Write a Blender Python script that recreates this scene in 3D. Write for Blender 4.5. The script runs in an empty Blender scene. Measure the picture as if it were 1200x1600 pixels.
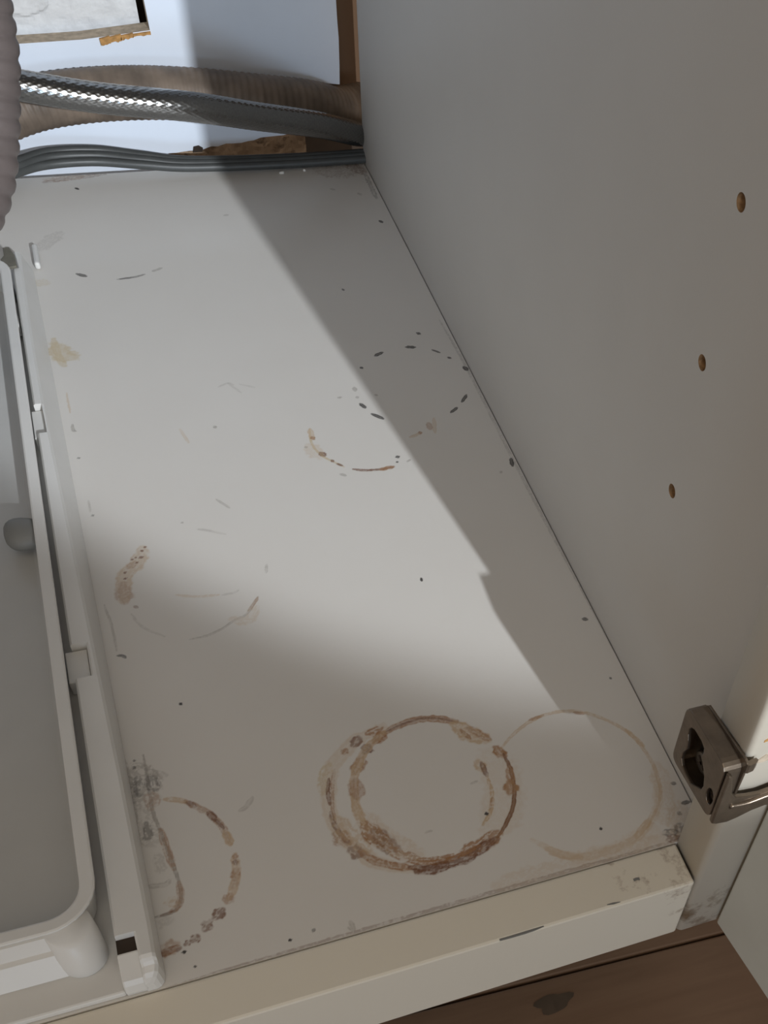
import bpy, bmesh, math, random
import numpy as np
from mathutils import Vector, Matrix, noise

# ------------------------------------------------------------------ camera, world, light, exposure
SC = bpy.context.scene
COL = SC.collection
cam_data = bpy.data.cameras.new('camera')
cam = bpy.data.objects.new('camera', cam_data)
COL.objects.link(cam)
cam.location = (-0.16905, -0.18147, 0.36426)
cam.rotation_euler = (0.66110, -0.12232, -0.37542)
cam_data.sensor_fit = 'VERTICAL'
cam_data.sensor_height = 36.0
cam_data.lens = 36.0 * 1691.8 / 1600.0
cam_data.shift_x = -330.3 / 1600.0
cam_data.shift_y = 322.0 / 1600.0
cam_data.clip_start = 0.01
SC.camera = cam

world = bpy.data.worlds.new('kitchen_light')
SC.world = world
world.use_nodes = True
world.node_tree.nodes['Background'].inputs['Color'].default_value = (1.0, 0.845, 0.69, 1)
world.node_tree.nodes['Background'].inputs['Strength'].default_value = 0.49

lamp_data = bpy.data.lights.new('kitchen_spot', 'SPOT')
lamp_data.energy = 176
lamp_data.color = (0.90, 0.95, 1.0)
lamp_data.spot_size = math.radians(2 * 9.16)
lamp_data.spot_blend = 0.10
lamp_data.shadow_soft_size = 0.014
lamp = bpy.data.objects.new('kitchen_spot', lamp_data)
COL.objects.link(lamp)
lamp.location = (0.24, -1.785, 1.0)
aim = Vector((0.0, 0.5, 0.20)) - lamp.location
lamp.rotation_euler = aim.to_track_quat('-Z', 'Y').to_euler()

cool_fill_data = bpy.data.lights.new('cool_front_fill', 'AREA')  # added area light: cool fill from the front, brightens the back panel
cool_fill_data.shape = 'RECTANGLE'
cool_fill_data.size = 1.0
cool_fill_data.size_y = 0.9
cool_fill_data.energy = 25
cool_fill_data.color = (0.60, 0.79, 1.0)
cool_fill = bpy.data.objects.new('cool_front_fill', cool_fill_data)
COL.objects.link(cool_fill)
cool_fill.location = (-0.7, -3.8, 0.42)
cool_fill.rotation_euler = (Vector((-0.1, 0.4, 0.1)) - cool_fill.location).to_track_quat('-Z', 'Y').to_euler()

warm_fill_data = bpy.data.lights.new('warm_overhead_fill', 'AREA')  # added area light: warm fill from above for the board's front
warm_fill_data.shape = 'SQUARE'
warm_fill_data.size = 0.8
warm_fill_data.energy = 1.8
warm_fill_data.color = (1.0, 0.90, 0.72)
warm_fill = bpy.data.objects.new('warm_overhead_fill', warm_fill_data)
COL.objects.link(warm_fill)
warm_fill.location = (-0.4, -0.95, 1.95)
warm_fill.rotation_euler = (Vector((-0.2, 0.1, 0.0)) - warm_fill.location).to_track_quat('-Z', 'Y').to_euler()

SC.view_settings.view_transform = 'Standard'
SC.view_settings.look = 'None'
SC.view_settings.gamma = 1.0
SC.view_settings.exposure = 0.0
SC.view_settings.use_curve_mapping = False

# ------------------------------------------------------------------ helpers
def link(name, mesh, mats, parent=None):
    o = bpy.data.objects.new(name, mesh)
    COL.objects.link(o)
    for m in (mats if isinstance(mats, (list, tuple)) else [mats]):
        mesh.materials.append(m)
    if parent is not None:
        o.parent = parent
    return o

def from_bm(name, bm, mats, parent=None, smooth=False):
    bmesh.ops.recalc_face_normals(bm, faces=bm.faces[:])
    me = bpy.data.meshes.new(name)
    bm.to_mesh(me)
    bm.free()
    if smooth:
        for f in me.polygons:
            f.use_smooth = True
    return link(name, me, mats, parent)

def from_np(name, v, f, mats, parent=None, smooth=True):
    me = bpy.data.meshes.new(name)
    me.from_pydata([tuple(q) for q in v], [], [tuple(q) for q in f])
    me.update()
    if smooth:
        for q in me.polygons:
            q.use_smooth = True
    return link(name, me, mats, parent)

def empty(name, loc=(0, 0, 0)):
    o = bpy.data.objects.new(name, None)
    o.empty_display_size = 0.02
    o.location = loc
    COL.objects.link(o)
    return o

def tag(o, label, cat, group=None):
    o['label'] = label
    o['category'] = cat
    if group:
        o['group'] = group

def box_bm(x0, x1, y0, y1, z0, z1, bevel=0.0, seg=2, bm=None):
    b = bmesh.new()
    r = bmesh.ops.create_cube(b, size=1.0)
    for v in r['verts']:
        v.co = Vector((x0 + (v.co.x + .5) * (x1 - x0), y0 + (v.co.y + .5) * (y1 - y0), z0 + (v.co.z + .5) * (z1 - z0)))
    if bevel > 0:
        bmesh.ops.bevel(b, geom=b.edges[:], offset=bevel, segments=seg, affect='EDGES', profile=0.5)
    return b

def box(name, x0, x1, y0, y1, z0, z1, mat, parent=None, bevel=0.0, seg=2):
    return from_bm(name, box_bm(x0, x1, y0, y1, z0, z1, bevel, seg), mat, parent)

def spline(pts, n):
    """Catmull-Rom through the points, n samples evenly spaced along the arc."""
    P = [Vector(q) for q in pts]
    P = [P[0] * 2 - P[1]] + P + [P[-1] * 2 - P[-2]]
    out = []
    for i in range(1, len(P) - 2):
        for k in range(40):
            t = k / 40
            a, b, c, d = P[i - 1], P[i], P[i + 1], P[i + 2]
            out.append(0.5 * ((2 * b) + (c - a) * t + (2 * a - 5 * b + 4 * c - d) * t * t + (3 * b - a - 3 * c + d) * t ** 3))
    out.append(P[-2])
    L = [0.0]
    for a, b in zip(out, out[1:]):
        L.append(L[-1] + (b - a).length)
    A = np.array([tuple(q) for q in out])
    s = np.linspace(0, L[-1], n)
    return np.stack([np.interp(s, L, A[:, k]) for k in range(3)], 1), s

def tube(name, pts, rad, n, ns, mat, parent=None, caps=True):
    """rad(s, theta) gives the radius at arc length s and angle theta (arrays)."""
    P, s = spline(pts, n)
    T = np.gradient(P, axis=0)
    T /= np.linalg.norm(T, axis=1)[:, None]
    up = np.array([0.0, 0.0, 1.0])
    A = np.cross(T, up)
    A /= np.linalg.norm(A, axis=1)[:, None]
    B = np.cross(A, T)
    th = np.linspace(0, 2 * math.pi, ns, endpoint=False)
    S, TH = np.meshgrid(s, th, indexing='ij')
    R = rad(S, TH)
    V = P[:, None, :] + R[..., None] * (np.cos(TH)[..., None] * A[:, None, :] + np.sin(TH)[..., None] * B[:, None, :])
    V = V.reshape(-1, 3)
    F = []
    for i in range(n - 1):
        for j in range(ns):
            k = (j + 1) % ns
            F.append((i * ns + j, i * ns + k, (i + 1) * ns + k, (i + 1) * ns + j))
    if caps:
        F.append(tuple(range(ns - 1, -1, -1)))
        F.append(tuple((n - 1) * ns + j for j in range(ns)))
    return from_np(name, V, F, mat, parent, True)

def prism(name, loops, axis, a, b, mats, parent=None, side_mat=0, bevel=0.0, smooth=False):
    """Polygon with holes (loops in the plane across `axis`) extruded from a to b along that axis."""
    bm = bmesh.new()
    edges = []
    def pt(q, w):
        return {0: (w, q[0], q[1]), 1: (q[0], w, q[1]), 2: (q[0], q[1], w)}[axis]
    for lp in loops:
        vs = [bm.verts.new(pt(q, a)) for q in lp]
        for i in range(len(vs)):
            edges.append(bm.edges.new((vs[i], vs[(i + 1) % len(vs)])))
    bmesh.ops.triangle_fill(bm, edges=edges, use_beauty=True, use_dissolve=False)
    faces = bm.faces[:]
    ext = bmesh.ops.extrude_face_region(bm, geom=faces)
    vec = [0, 0, 0]
    vec[axis] = b - a
    bmesh.ops.translate(bm, verts=[g for g in ext['geom'] if isinstance(g, bmesh.types.BMVert)], vec=vec)
    bmesh.ops.recalc_face_normals(bm, faces=bm.faces[:])
    for f in bm.faces:
        n = f.normal
        if abs(n[axis]) < 0.7:
            f.material_index = side_mat
    if bevel > 0:
        es = [e for e in bm.edges if len(e.link_faces) == 2 and e.calc_face_angle(0) > 0.9]
        bmesh.ops.bevel(bm, geom=es, offset=bevel, segments=2, affect='EDGES', profile=0.5, clamp_overlap=True)
    return from_bm(name, bm, mats, parent, smooth)

# ------------------------------------------------------------------ materials
def mat_base(name):
    m = bpy.data.materials.new(name)
    m.use_nodes = True
    nt = m.node_tree
    return m, nt, nt.nodes['Principled BSDF']

def nd(nt, typ, **kw):
    n = nt.nodes.new(typ)
    for k, v in kw.items():
        if k in n.inputs:
            n.inputs[k].default_value = v
        else:
            setattr(n, k, v)
    return n

def ramp(nt, fac, stops):
    r = nd(nt, 'ShaderNodeValToRGB')
    e = r.color_ramp.elements
    while len(e) < len(stops):
        e.new(0.5)
    for q, (pos, c) in zip(e, stops):
        q.position = pos
        q.color = c if len(c) == 4 else (*c, 1)
    nt.links.new(fac, r.inputs[0])
    return r.outputs[0]

def mixc(nt, fac, a, b, mode='MIX'):
    m = nd(nt, 'ShaderNodeMix', data_type='RGBA', blend_type=mode)
    for sock, val in ((m.inputs[0], fac), (m.inputs[6], a), (m.inputs[7], b)):
        if isinstance(val, bpy.types.NodeSocket):
            nt.links.new(val, sock)
        elif isinstance(val, (int, float)):
            sock.default_value = val
        else:
            sock.default_value = (*val, 1)
    return m.outputs[2]

def plain(name, col, rough=0.45, metal=0.0, vary=0.05, scale=60.0, bump=0.0, bscale=400.0, spec=None, coords='Object', stretch=None):
    """Painted / plastic / metal surface with a little procedural mottling and relief."""
    m, nt, b = mat_base(name)
    tc = nd(nt, 'ShaderNodeTexCoord')
    vec = tc.outputs[coords]
    if stretch:
        mp = nd(nt, 'ShaderNodeMapping')
        mp.inputs['Scale'].default_value = stretch
        nt.links.new(vec, mp.inputs[0])
        vec = mp.outputs[0]
    nz = nd(nt, 'ShaderNodeTexNoise', Scale=scale, Detail=4.0)
    nt.links.new(vec, nz.inputs['Vector'])
    lo = tuple(c * (1 - vary) for c in col)
    hi = tuple(min(1, c * (1 + vary)) for c in col)
    nt.links.new(ramp(nt, nz.outputs[0], [(0.3, lo), (0.7, hi)]), b.inputs['Base Color'])
    b.inputs['Roughness'].default_value = rough
    b.inputs['Metallic'].default_value = metal
    if spec is not None:
        b.inputs['Specular IOR Level'].default_value = spec
    if bump > 0:
        n2 = nd(nt, 'ShaderNodeTexNoise', Scale=bscale, Detail=3.0)
        nt.links.new(vec, n2.inputs['Vector'])
        bp = nd(nt, 'ShaderNodeBump', Strength=bump, Distance=0.0005)
        nt.links.new(n2.outputs[0], bp.inputs['Height'])
        nt.links.new(bp.outputs[0], b.inputs['Normal'])
    return m

def grimy(name, col, dirt, amount, scale, rough=0.5, near=None, radius=0.03, bump=0.1):
    """Paint with blotches of dirt; near=(x,y,z) gathers the dirt round that spot."""
    m, nt, b = mat_base(name)
    tc = nd(nt, 'ShaderNodeTexCoord')
    v = tc.outputs['Object']
    nz = nd(nt, 'ShaderNodeTexNoise', Scale=scale, Detail=8.0, Roughness=0.65)
    nt.links.new(v, nz.inputs['Vector'])
    fac = nz.outputs[0]
    if near:
        ds = nd(nt, 'ShaderNodeVectorMath', operation='DISTANCE')
        nt.links.new(v, ds.inputs[0])
        ds.inputs[1].default_value = near
        mr = nd(nt, 'ShaderNodeMapRange')
        mr.inputs['From Min'].default_value = 0.0
        mr.inputs['From Max'].default_value = radius
        mr.inputs['To Min'].default_value = 0.16
        mr.inputs['To Max'].default_value = -0.12
        nt.links.new(ds.outputs['Value'], mr.inputs['Value'])
        ad = nd(nt, 'ShaderNodeMath', operation='ADD')
        nt.links.new(fac, ad.inputs[0])
        nt.links.new(mr.outputs[0], ad.inputs[1])
        fac = ad.outputs[0]
    c = ramp(nt, fac, [(amount, col), (amount + 0.07, tuple(0.5 * (p + q) for p, q in zip(col, dirt))), (amount + 0.2, dirt)])
    nt.links.new(c, b.inputs['Base Color'])
    b.inputs['Roughness'].default_value = rough
    n2 = nd(nt, 'ShaderNodeTexNoise', Scale=220.0, Detail=3.0)
    nt.links.new(v, n2.inputs['Vector'])
    bp = nd(nt, 'ShaderNodeBump', Strength=bump, Distance=0.0006)
    nt.links.new(n2.outputs[0], bp.inputs['Height'])
    nt.links.new(bp.outputs[0], b.inputs['Normal'])
    return m

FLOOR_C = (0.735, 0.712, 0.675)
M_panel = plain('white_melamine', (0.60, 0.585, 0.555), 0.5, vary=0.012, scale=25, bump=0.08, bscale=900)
M_back = plain('blue_white_backing', (0.79, 0.865, 0.98), 0.55, vary=0.02, scale=30, bump=0.05)
M_rail = grimy('cream_paint', (0.80, 0.75, 0.645), (0.22, 0.12, 0.06), 0.60, 55, 0.5, near=(-0.019, -0.008, 0.0), radius=0.055)
M_stile = grimy('scuffed_cream_paint', (0.76, 0.70, 0.59), (0.30, 0.21, 0.13), 0.59, 70, 0.5, near=(-0.008, -0.019, -0.035), radius=0.06)
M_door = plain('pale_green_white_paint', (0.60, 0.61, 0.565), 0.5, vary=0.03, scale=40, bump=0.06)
M_plastic = plain('white_plastic', (0.74, 0.735, 0.715), 0.42, vary=0.02, scale=50, bump=0.04, bscale=1200)
M_tray = plain('grey_white_plastic', (0.52, 0.52, 0.505), 0.45, vary=0.03, scale=30, bump=0.05, bscale=1200)
M_peg = plain('mid_grey_plastic', (0.22, 0.22, 0.21), 0.5, vary=0.04, scale=80, bump=0.05)
M_dark = plain('hollow_shade_dark', (0.035, 0.022, 0.014), 0.8, vary=0.2, scale=80)  # near-black colour standing in for shade in holes, slots and gaps
M_notch = plain('dark_grey_notch', (0.16, 0.15, 0.12), 0.7, vary=0.15, scale=200)  # dark grey for the piece at the rail's rear notch
M_chip = plain('raw_particle_board', (0.40, 0.25, 0.13), 0.85, vary=0.35, scale=500, bump=0.5, bscale=900)
M_hinge = plain('tarnished_nickel', (0.20, 0.158, 0.12), 0.31, metal=0.8, vary=0.15, scale=180, bump=0.15, bscale=500)
M_screw = plain('dark_steel', (0.17, 0.15, 0.13), 0.3, metal=0.9, vary=0.1, scale=300)
M_braid = plain('braided_steel', (0.24, 0.24, 0.235), 0.19, metal=1.0, vary=0.12, scale=900)
M_drain = plain('grey_brown_plastic', (0.135, 0.112, 0.107), 0.42, vary=0.08, scale=80, bump=0.06)
M_tan = plain('dusty_tan_plastic', (0.165, 0.125, 0.094), 0.55, vary=0.3, scale=70, bump=0.1)
M_cable = plain('dark_grey_sheath', (0.07, 0.074, 0.073), 0.42, vary=0.1, scale=120, bump=0.05)
M_cleat = grimy('raw_brown_board', (0.12, 0.068, 0.036), (0.03, 0.018, 0.012), 0.58, 40, 0.85, bump=0.4)
M_rot = grimy('rotten_brown_board', (0.34, 0.25, 0.175), (0.05, 0.03, 0.02), 0.56, 120, 0.9, bump=0.6)
M_torn = plain('torn_orange_fibre', (0.48, 0.26, 0.09), 0.9, vary=0.35, scale=300, bump=0.6)
M_edge = plain('dirty_cut_edge', (0.46, 0.38, 0.29), 0.85, vary=0.25, scale=250, bump=0.5)
M_plaster = plain('rough_plaster', (0.74, 0.75, 0.76), 0.8, vary=0.08, scale=110, bump=1.0, bscale=320)
M_crumb = plain('white_crumb', (0.85, 0.84, 0.80), 0.7, vary=0.05)

def wood_mat():
    m, nt, b = mat_base('brown_oak_plank')
    tc = nd(nt, 'ShaderNodeTexCoord')
    mp = nd(nt, 'ShaderNodeMapping')
    mp.inputs['Scale'].default_value = (4.0, 45.0, 45.0)
    nt.links.new(tc.outputs['Object'], mp.inputs[0])
    nz = nd(nt, 'ShaderNodeTexNoise', Scale=2.2, Detail=8.0, Roughness=0.62, Distortion=0.8)
    nt.links.new(mp.outputs[0], nz.inputs['Vector'])
    c = ramp(nt, nz.outputs[0], [(0.25, (0.105, 0.066, 0.043)), (0.5, (0.165, 0.110, 0.075)), (0.78, (0.225, 0.158, 0.112))])
    n2 = nd(nt, 'ShaderNodeTexNoise', Scale=14.0, Detail=3.0)
    nt.links.new(tc.outputs['Object'], n2.inputs['Vector'])
    c = mixc(nt, n2.outputs[0], c, (0.19, 0.115, 0.072), 'MIX')
    nt.links.new(c, b.inputs['Base Color'])
    b.inputs['Roughness'].default_value = 0.5
    bp = nd(nt, 'ShaderNodeBump', Strength=0.25, Distance=0.0006)
    nt.links.new(nz.outputs[0], bp.inputs['Height'])
    nt.links.new(bp.outputs[0], b.inputs['Normal'])
    return m
M_wood = wood_mat()
M_knot = plain('dark_wood_knot', (0.075, 0.055, 0.04), 0.5, vary=0.35, scale=120, stretch=(1, 0.4, 1))

def board_mat():
    m, nt, b = mat_base('stained_white_board')
    at = nd(nt, 'ShaderNodeAttribute', attribute_name='stain')
    tc = nd(nt, 'ShaderNodeTexCoord')
    nz = nd(nt, 'ShaderNodeTexNoise', Scale=12.0, Detail=5.0)
    nt.links.new(tc.outputs['Object'], nz.inputs['Vector'])
    c = mixc(nt, 1.0, at.outputs['Color'], ramp(nt, nz.outputs[0], [(0.3, (0.965, 0.96, 0.955)), (0.7, (1, 1, 1))]), 'MULTIPLY')
    nt.links.new(c, b.inputs['Base Color'])
    b.inputs['Roughness'].default_value = 0.5
    n2 = nd(nt, 'ShaderNodeTexNoise', Scale=700.0, Detail=2.0)
    nt.links.new(tc.outputs['Object'], n2.inputs['Vector'])
    bp = nd(nt, 'ShaderNodeBump', Strength=0.08, Distance=0.0004)
    nt.links.new(n2.outputs[0], bp.inputs['Height'])
    nt.links.new(bp.outputs[0], b.inputs['Normal'])
    return m
M_board = board_mat()

# ------------------------------------------------------------------ stains of the cabinet board, in millimetres on the board
MARKS = [
 ([(-108.9,88),(-116.5,85.7),(-121.5,84.2),(-127.1,80),(-133,74.5),(-136.8,66.2),(-138.7,57.7),(-139.2,49.7),(-137.2,41.2),(-132.9,32.5),(-128.6,26.9),(-121.9,22.3),(-114.3,18.6)],6,'T',0.35,0.3),
 ([(-110.2,87.4),(-116.4,86.2)],3.2,'M',0.85,0.8),
 ([(-120.2,84.8),(-123.1,82.2)],4.2,'D',0.7,0.6),
 ([(-126.7,80.3),(-127.7,79.2)],3.2,'M',0.8,0.5),
 ([(-134.4,74.9),(-137.4,71.6),(-139.8,62.5)],4.5,'Y',0.55,0.8),
 ([(-136.1,68.8),(-137.9,62.9),(-138.6,56.7)],1.5,'D',0.85,0.4),
 ([(-133,72.6),(-135.2,66.7),(-138,54.7),(-138.3,48.6)],1.3,'M',0.6,0.7),
 ([(-139.1,53.2),(-139.2,47.9),(-137.3,40.8),(-135.3,37.1)],2,'D',0.7,0.6),
 ([(-139,42.6),(-136.9,38)],7,'M',0.6,0.8),
 ([(-135.7,34.2),(-132.3,31.9)],6,'D',0.6,0.7),
 ([(-132.8,32.9),(-128.5,27.3),(-122.5,23),(-115.4,19.8)],3.2,'M',0.85,0.5),
 ([(-138.1,49.4),(-134.8,42.2),(-129.9,32.9)],7,'T',0.5,0.8),
 ([(-109.9,84.3),(-102.9,86.8),(-93.2,87.4),(-85.7,85.2),(-79.5,81.8)],3.4,'M',0.75,0.35),
 ([(-108.9,85),(-101.2,87),(-93.1,87.5),(-85.7,85.4),(-77.4,80.4)],1,'D',0.7,0.4),
 ([(-80.6,80.8),(-76.1,74.4),(-70.8,70.4)],8,'T',0.8,0.5),
 ([(-79.2,77.4),(-76.8,72.1)],2,'M',0.7,0.8),
 ([(-75.9,77.5),(-72.3,73.4),(-69.5,69.5)],3.5,'M',0.6,0.6),
 ([(-67.9,64.5),(-66.3,59.6)],4.5,'M',0.9,0.4),
 ([(-66,60.5),(-65.5,53.5),(-66.7,45.2),(-68.3,40),(-70.9,34.2),(-76.2,27.7),(-80.8,23.3)],1.7,'D',1,0.15),
 ([(-65.9,53.6),(-67.2,46.3)],3.5,'M',0.7,0.5),
 ([(-67.8,46),(-69,42.1)],6,'M',0.9,0.3),
 ([(-71.4,61.1),(-70.6,49.2),(-74.2,36.2),(-82,26.7)],16,'T',0.22,0.5),
 ([(-80.3,24.9),(-84.8,22.7),(-91.3,21.3),(-95.4,20.3)],6,'M',0.8,0.7),
 ([(-81.8,22.7),(-88.6,20.4),(-96.1,18),(-102.9,17.7),(-108.2,17.1),(-114.4,18.2)],4.5,'D',0.85,0.5),
 ([(-88.9,21.8),(-95.4,20.3),(-103.9,19.1),(-112.1,21.3),(-116,22.9)],2,'M',0.9,0.6),
 ([(-99.6,21),(-106.2,21.2),(-113.1,22.9)],1.6,'M',0.9,0.6),
 ([(-102.8,17.9),(-110.1,18.1),(-116.7,20.3)],3,'D',0.8,0.5),
 ([(-109.9,84.3),(-114.4,81.7)],5,'M',0.95,0.4),
 ([(-117.3,79.5),(-119.3,77.7)],5,'D',0.8,0.4),
 ([(-121.5,74.9),(-123.5,71.7),(-125.8,68.6)],5,'M',0.75,0.6),
 ([(-109.6,85.2),(-118.1,79.3),(-123.3,72.6),(-126.6,66),(-128.3,59.1),(-129.3,51.2),(-127.7,41.7)],3.5,'T',0.7,0.4),
 ([(-126.5,64.1),(-127.9,57.1)],6,'M',0.65,0.4),
 ([(-129.3,55.7),(-129.2,50.2),(-128.4,44.6)],4,'T',0.6,0.9),
 ([(-127.9,43.6),(-125.8,37.6),(-122.2,32.2)],7,'M',0.85,0.85),
 ([(-124.7,39.1),(-122.5,33.6),(-119.8,30.1)],7,'D',0.6,0.6),
 ([(-121.9,30.4),(-118,26.1),(-113,23.3)],4.5,'M',0.7,0.9),
 ([(-128.3,48.1),(-122.7,35.8),(-112.5,24.8)],9,'T',0.3,0.6),
 ([(-77.4,59.9),(-76.8,55.9)],5,'T',0.7,0.6),
 ([(-76.1,59.1),(-75.8,52.2)],2.2,'D',0.7,0.5),
 ([(-75.7,51.7),(-76.8,42.5),(-80,35.2),(-84.6,30.3)],1.6,'T',0.9,0.7),
 ([(-77,41.7),(-80,36.1)],0.8,'M',0.7,0.7),
 ([(-81.6,35.2),(-81.6,34.5)],1.8,'K',0.95,0),
 ([(-83.3,50.3),(-80.4,50.7)],1,'G',0.5,0.5),
 ([(-107.1,33.6),(-104.1,33.6)],0.9,'G',0.4,0.5),
 ([(-65.9,63.6),(-59.7,68.4),(-50.3,73.2),(-40.1,75.2),(-29.6,73.5),(-20.6,67.6),(-11.9,57.3),(-7.9,43.8),(-8.6,29.2),(-12.7,19.8),(-22.8,9)],1.6,'T',0.6,0.5),
 ([(-50,74.1),(-43.3,75.1)],1.4,'M',0.7,0.4),
 ([(-29.9,72.8),(-25.8,70.9)],1.6,'M',0.6,0.4),
 ([(-11.6,57.8),(-7.9,47.5)],2,'T',0.7,0.5),
 ([(-9.3,33.1),(-12.1,21.3),(-20.2,11.6),(-30.1,6.2),(-41.3,4.4),(-52.8,5),(-60,8.9),(-68.3,18)],3.4,'T',0.34,0.6),
 ([(-19.5,13.1),(-28.1,7.3)],3,'T',0.6,0.5),
 ([(-52.8,5),(-60,8.9),(-64.4,12.7)],3.5,'T',0.55,0.4),
 ([(-20.1,8.2),(-37.8,2),(-54.6,4)],10,'T',0.2,0.5),
 ([(-47.5,339.6),(-43,341.8)],2.2,'K',0.95,0.1),
 ([(-28.6,344.2),(-24,343.3)],2.4,'K',0.95,0.1),
 ([(-15.2,339.1),(-11.6,335.5)],1.2,'K',0.95,0.1),
 ([(-8.5,330.3),(-7.2,329.2)],1.6,'K',0.95,0.1),
 ([(-18.8,356.2),(-17.8,355.2)],2.4,'K',0.95,0.1),
 ([(-57.8,330.8),(-57.4,329.5)],1.8,'K',0.95,0.1),
 ([(-66,299.4),(-64.4,295.4)],2.2,'K',0.95,0.1),
 ([(-62.2,289.7),(-57.8,284.7)],2.4,'K',0.95,0.1),
 ([(-8.6,295.2),(-12.8,289.7)],1.8,'K',0.95,0.1),
 ([(-16.9,285.5),(-21.2,282.2)],1.7,'K',0.95,0.1),
 ([(-58.5,253.4),(-58.3,252.5)],2.6,'K',0.95,0.1),
 ([(-59.6,249.2),(-59.5,248.9)],1.8,'K',0.95,0.1),
 ([(-2.3,320.1),(-1.5,316.7)],2.6,'K',0.95,0.1),
 ([(-2,238.9),(-3.3,233.1)],2,'K',0.95,0.1),
 ([(-65.7,313.6),(-65.9,310.9)],2.4,'G',0.6,0.1),
 ([(-66.3,305.7),(-66.3,304.6)],1.8,'G',0.6,0.1),
 ([(-76.1,306.8),(-74.4,306.9)],1.5,'G',0.6,0.1),
 ([(-89.2,246.3),(-86.8,244.8)],1.8,'G',0.6,0.1),
 ([(-101.2,270.7),(-101.1,270)],1.8,'G',0.6,0.1),
 ([(-56.3,305.5),(-55.5,304.4)],1.4,'G',0.6,0.1),
 ([(-54.7,248.3),(-52.6,249.5)],1.2,'G',0.6,0.1),
 ([(-10.6,230.1),(-10.3,229.5)],2,'G',0.6,0.1),
 ([(-47.8,266.8),(-41.5,269)],2,'T',0.5,0.1),
 ([(-35.5,275.9),(-36,271.1)],3,'M',0.5,0.1),
 ([(-31.5,279.6),(-34.4,267.5)],2,'T',0.4,0.1),
 ([(-42.6,269.3),(-41.4,269.4)],2,'M',0.7,0.1),
 ([(-96,284.6),(-97.4,276.1),(-97.1,269.1),(-94.4,261.6),(-90.3,256.4),(-86.1,251.3)],1.2,'Y',0.8,0.3),
 ([(-96,283.7),(-96.4,276.7)],3,'T',0.6,0.3),
 ([(-96.2,277.6),(-96.1,276.1)],3,'M',0.8,0.3),
 ([(-94.7,264.2),(-93.7,262.3)],4,'D',0.85,0.3),
 ([(-91,257.8),(-90.3,256.3)],1.8,'D',0.8,0.3),
 ([(-89.1,254.5),(-86.7,252.4)],1.3,'D',0.8,0.3),
 ([(-82.4,248.7),(-77.5,246.8),(-71.3,245.7),(-62.5,245.8)],1.6,'D',0.9,0.3),
 ([(-69.2,245.3),(-62.4,246.1)],2.4,'M',0.8,0.3),
 ([(-99.3,271.3),(-96,262)],8,'T',0.3,0.3),
 ([(-197.1,77.1),(-192.8,75.5),(-189.6,73.5)],2.2,'T',0.7,0.6),
 ([(-190.1,74),(-187.1,70.8),(-183.2,66.7),(-180.9,62.8),(-178.5,57.6),(-177.4,50.1)],2.6,'M',0.6,0.6),
 ([(-189.4,73.3),(-186.9,70.4)],2,'D',0.6,0.5),
 ([(-182.6,66.2),(-180.9,62.5)],2.8,'D',0.8,0.4),
 ([(-180.9,62.8),(-178.5,57.6)],1.4,'D',0.7,0.4),
 ([(-178.5,56.3),(-177.2,50)],3,'T',0.7,0.5),
 ([(-176.6,44.9),(-177.1,41.7),(-177.7,37.1),(-179.4,31.7),(-182.2,27.3)],3.2,'T',0.6,0.5),
 ([(-176.6,44.9),(-176.9,43.8)],2.5,'M',0.6,0.6),
 ([(-177,42.3),(-177.2,41.1)],2.5,'D',0.7,0.6),
 ([(-177.5,38.2),(-178.4,34.9)],3.6,'M',0.65,0.6),
 ([(-178.9,33.6),(-179.5,31.7)],3.5,'M',0.3,0.6),
 ([(-181.2,28.7),(-182.8,26.3)],4,'M',0.6,0.6),
 ([(-185.5,23.5),(-187.5,21.3)],4.5,'D',0.75,0.6),
 ([(-190,20.1),(-192,18)],4.2,'D',0.7,0.6),
 ([(-194.9,15.9),(-196.5,14.7)],3.6,'D',0.8,0.6),
 ([(-197.9,14.5),(-198.9,14.1)],2.8,'D',0.8,0.6),
 ([(-201.3,13.3),(-204,13.3),(-207.8,12.7)],2.6,'D',0.75,0.5),
 ([(-202.5,14.7),(-207.7,13.4)],6,'M',0.5,0.6),
 ([(-200,11.5),(-200,11.2)],1.8,'K',1,0),
 ([(-197.4,4.8),(-197.4,4.5)],1.3,'K',0.8,0),
 ([(-209.1,99.6),(-208.8,93.5),(-208.5,80.2),(-208.9,65.8),(-208.6,57)],2.2,'G',0.5,0.8),
 ([(-201.9,100.2),(-201.8,90),(-202,72.4),(-200.6,63.2),(-199.4,54.2),(-198.3,46),(-197.5,38),(-197.8,32.9),(-199.3,29.4),(-201.9,27.9),(-205.6,27.7),(-208.6,27.8)],1.3,'G',0.75,0.4),
 ([(-200.5,63.8),(-199.6,54.8),(-198.3,45.4)],2.6,'M',0.6,0.7),
 ([(-197.8,39.3),(-197.6,34),(-199.3,29.9),(-201.9,28.2)],2.6,'M',0.55,0.5),
 ([(-205.6,27.7),(-200.9,28.4)],1,'D',0.7,0.4),
 ([(-206.3,93.4),(-203.2,87.1),(-205.4,81.9),(-203.3,78.6)],13,'G',0.5,0.95),
 ([(-200.6,87.7),(-199.8,82.8)],6,'K',0.5,0.95),
 ([(-208.7,90.1),(-208.5,80.2)],5,'K',0.35,0.95),
 ([(-203.2,79.3),(-201.4,78.1),(-202.3,75.1)],6,'M',0.4,0.8),
 ([(-205.3,67.8),(-204.8,62.6),(-206.1,61.8)],3.5,'K',0.6,0.8),
 ([(-209.3,66.5),(-209.1,60.9)],2,'K',0.6,0.5),
 ([(-207.8,74.2),(-207.5,65.3),(-203.4,60.3)],11,'G',0.3,0.95),
 ([(-205.3,89.7),(-205.4,81.9)],4,'K',0.45,0.95),
 ([(-208.4,40.9),(-202.5,39.9),(-200.4,41.3)],2,'G',0.4,0.6),
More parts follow.
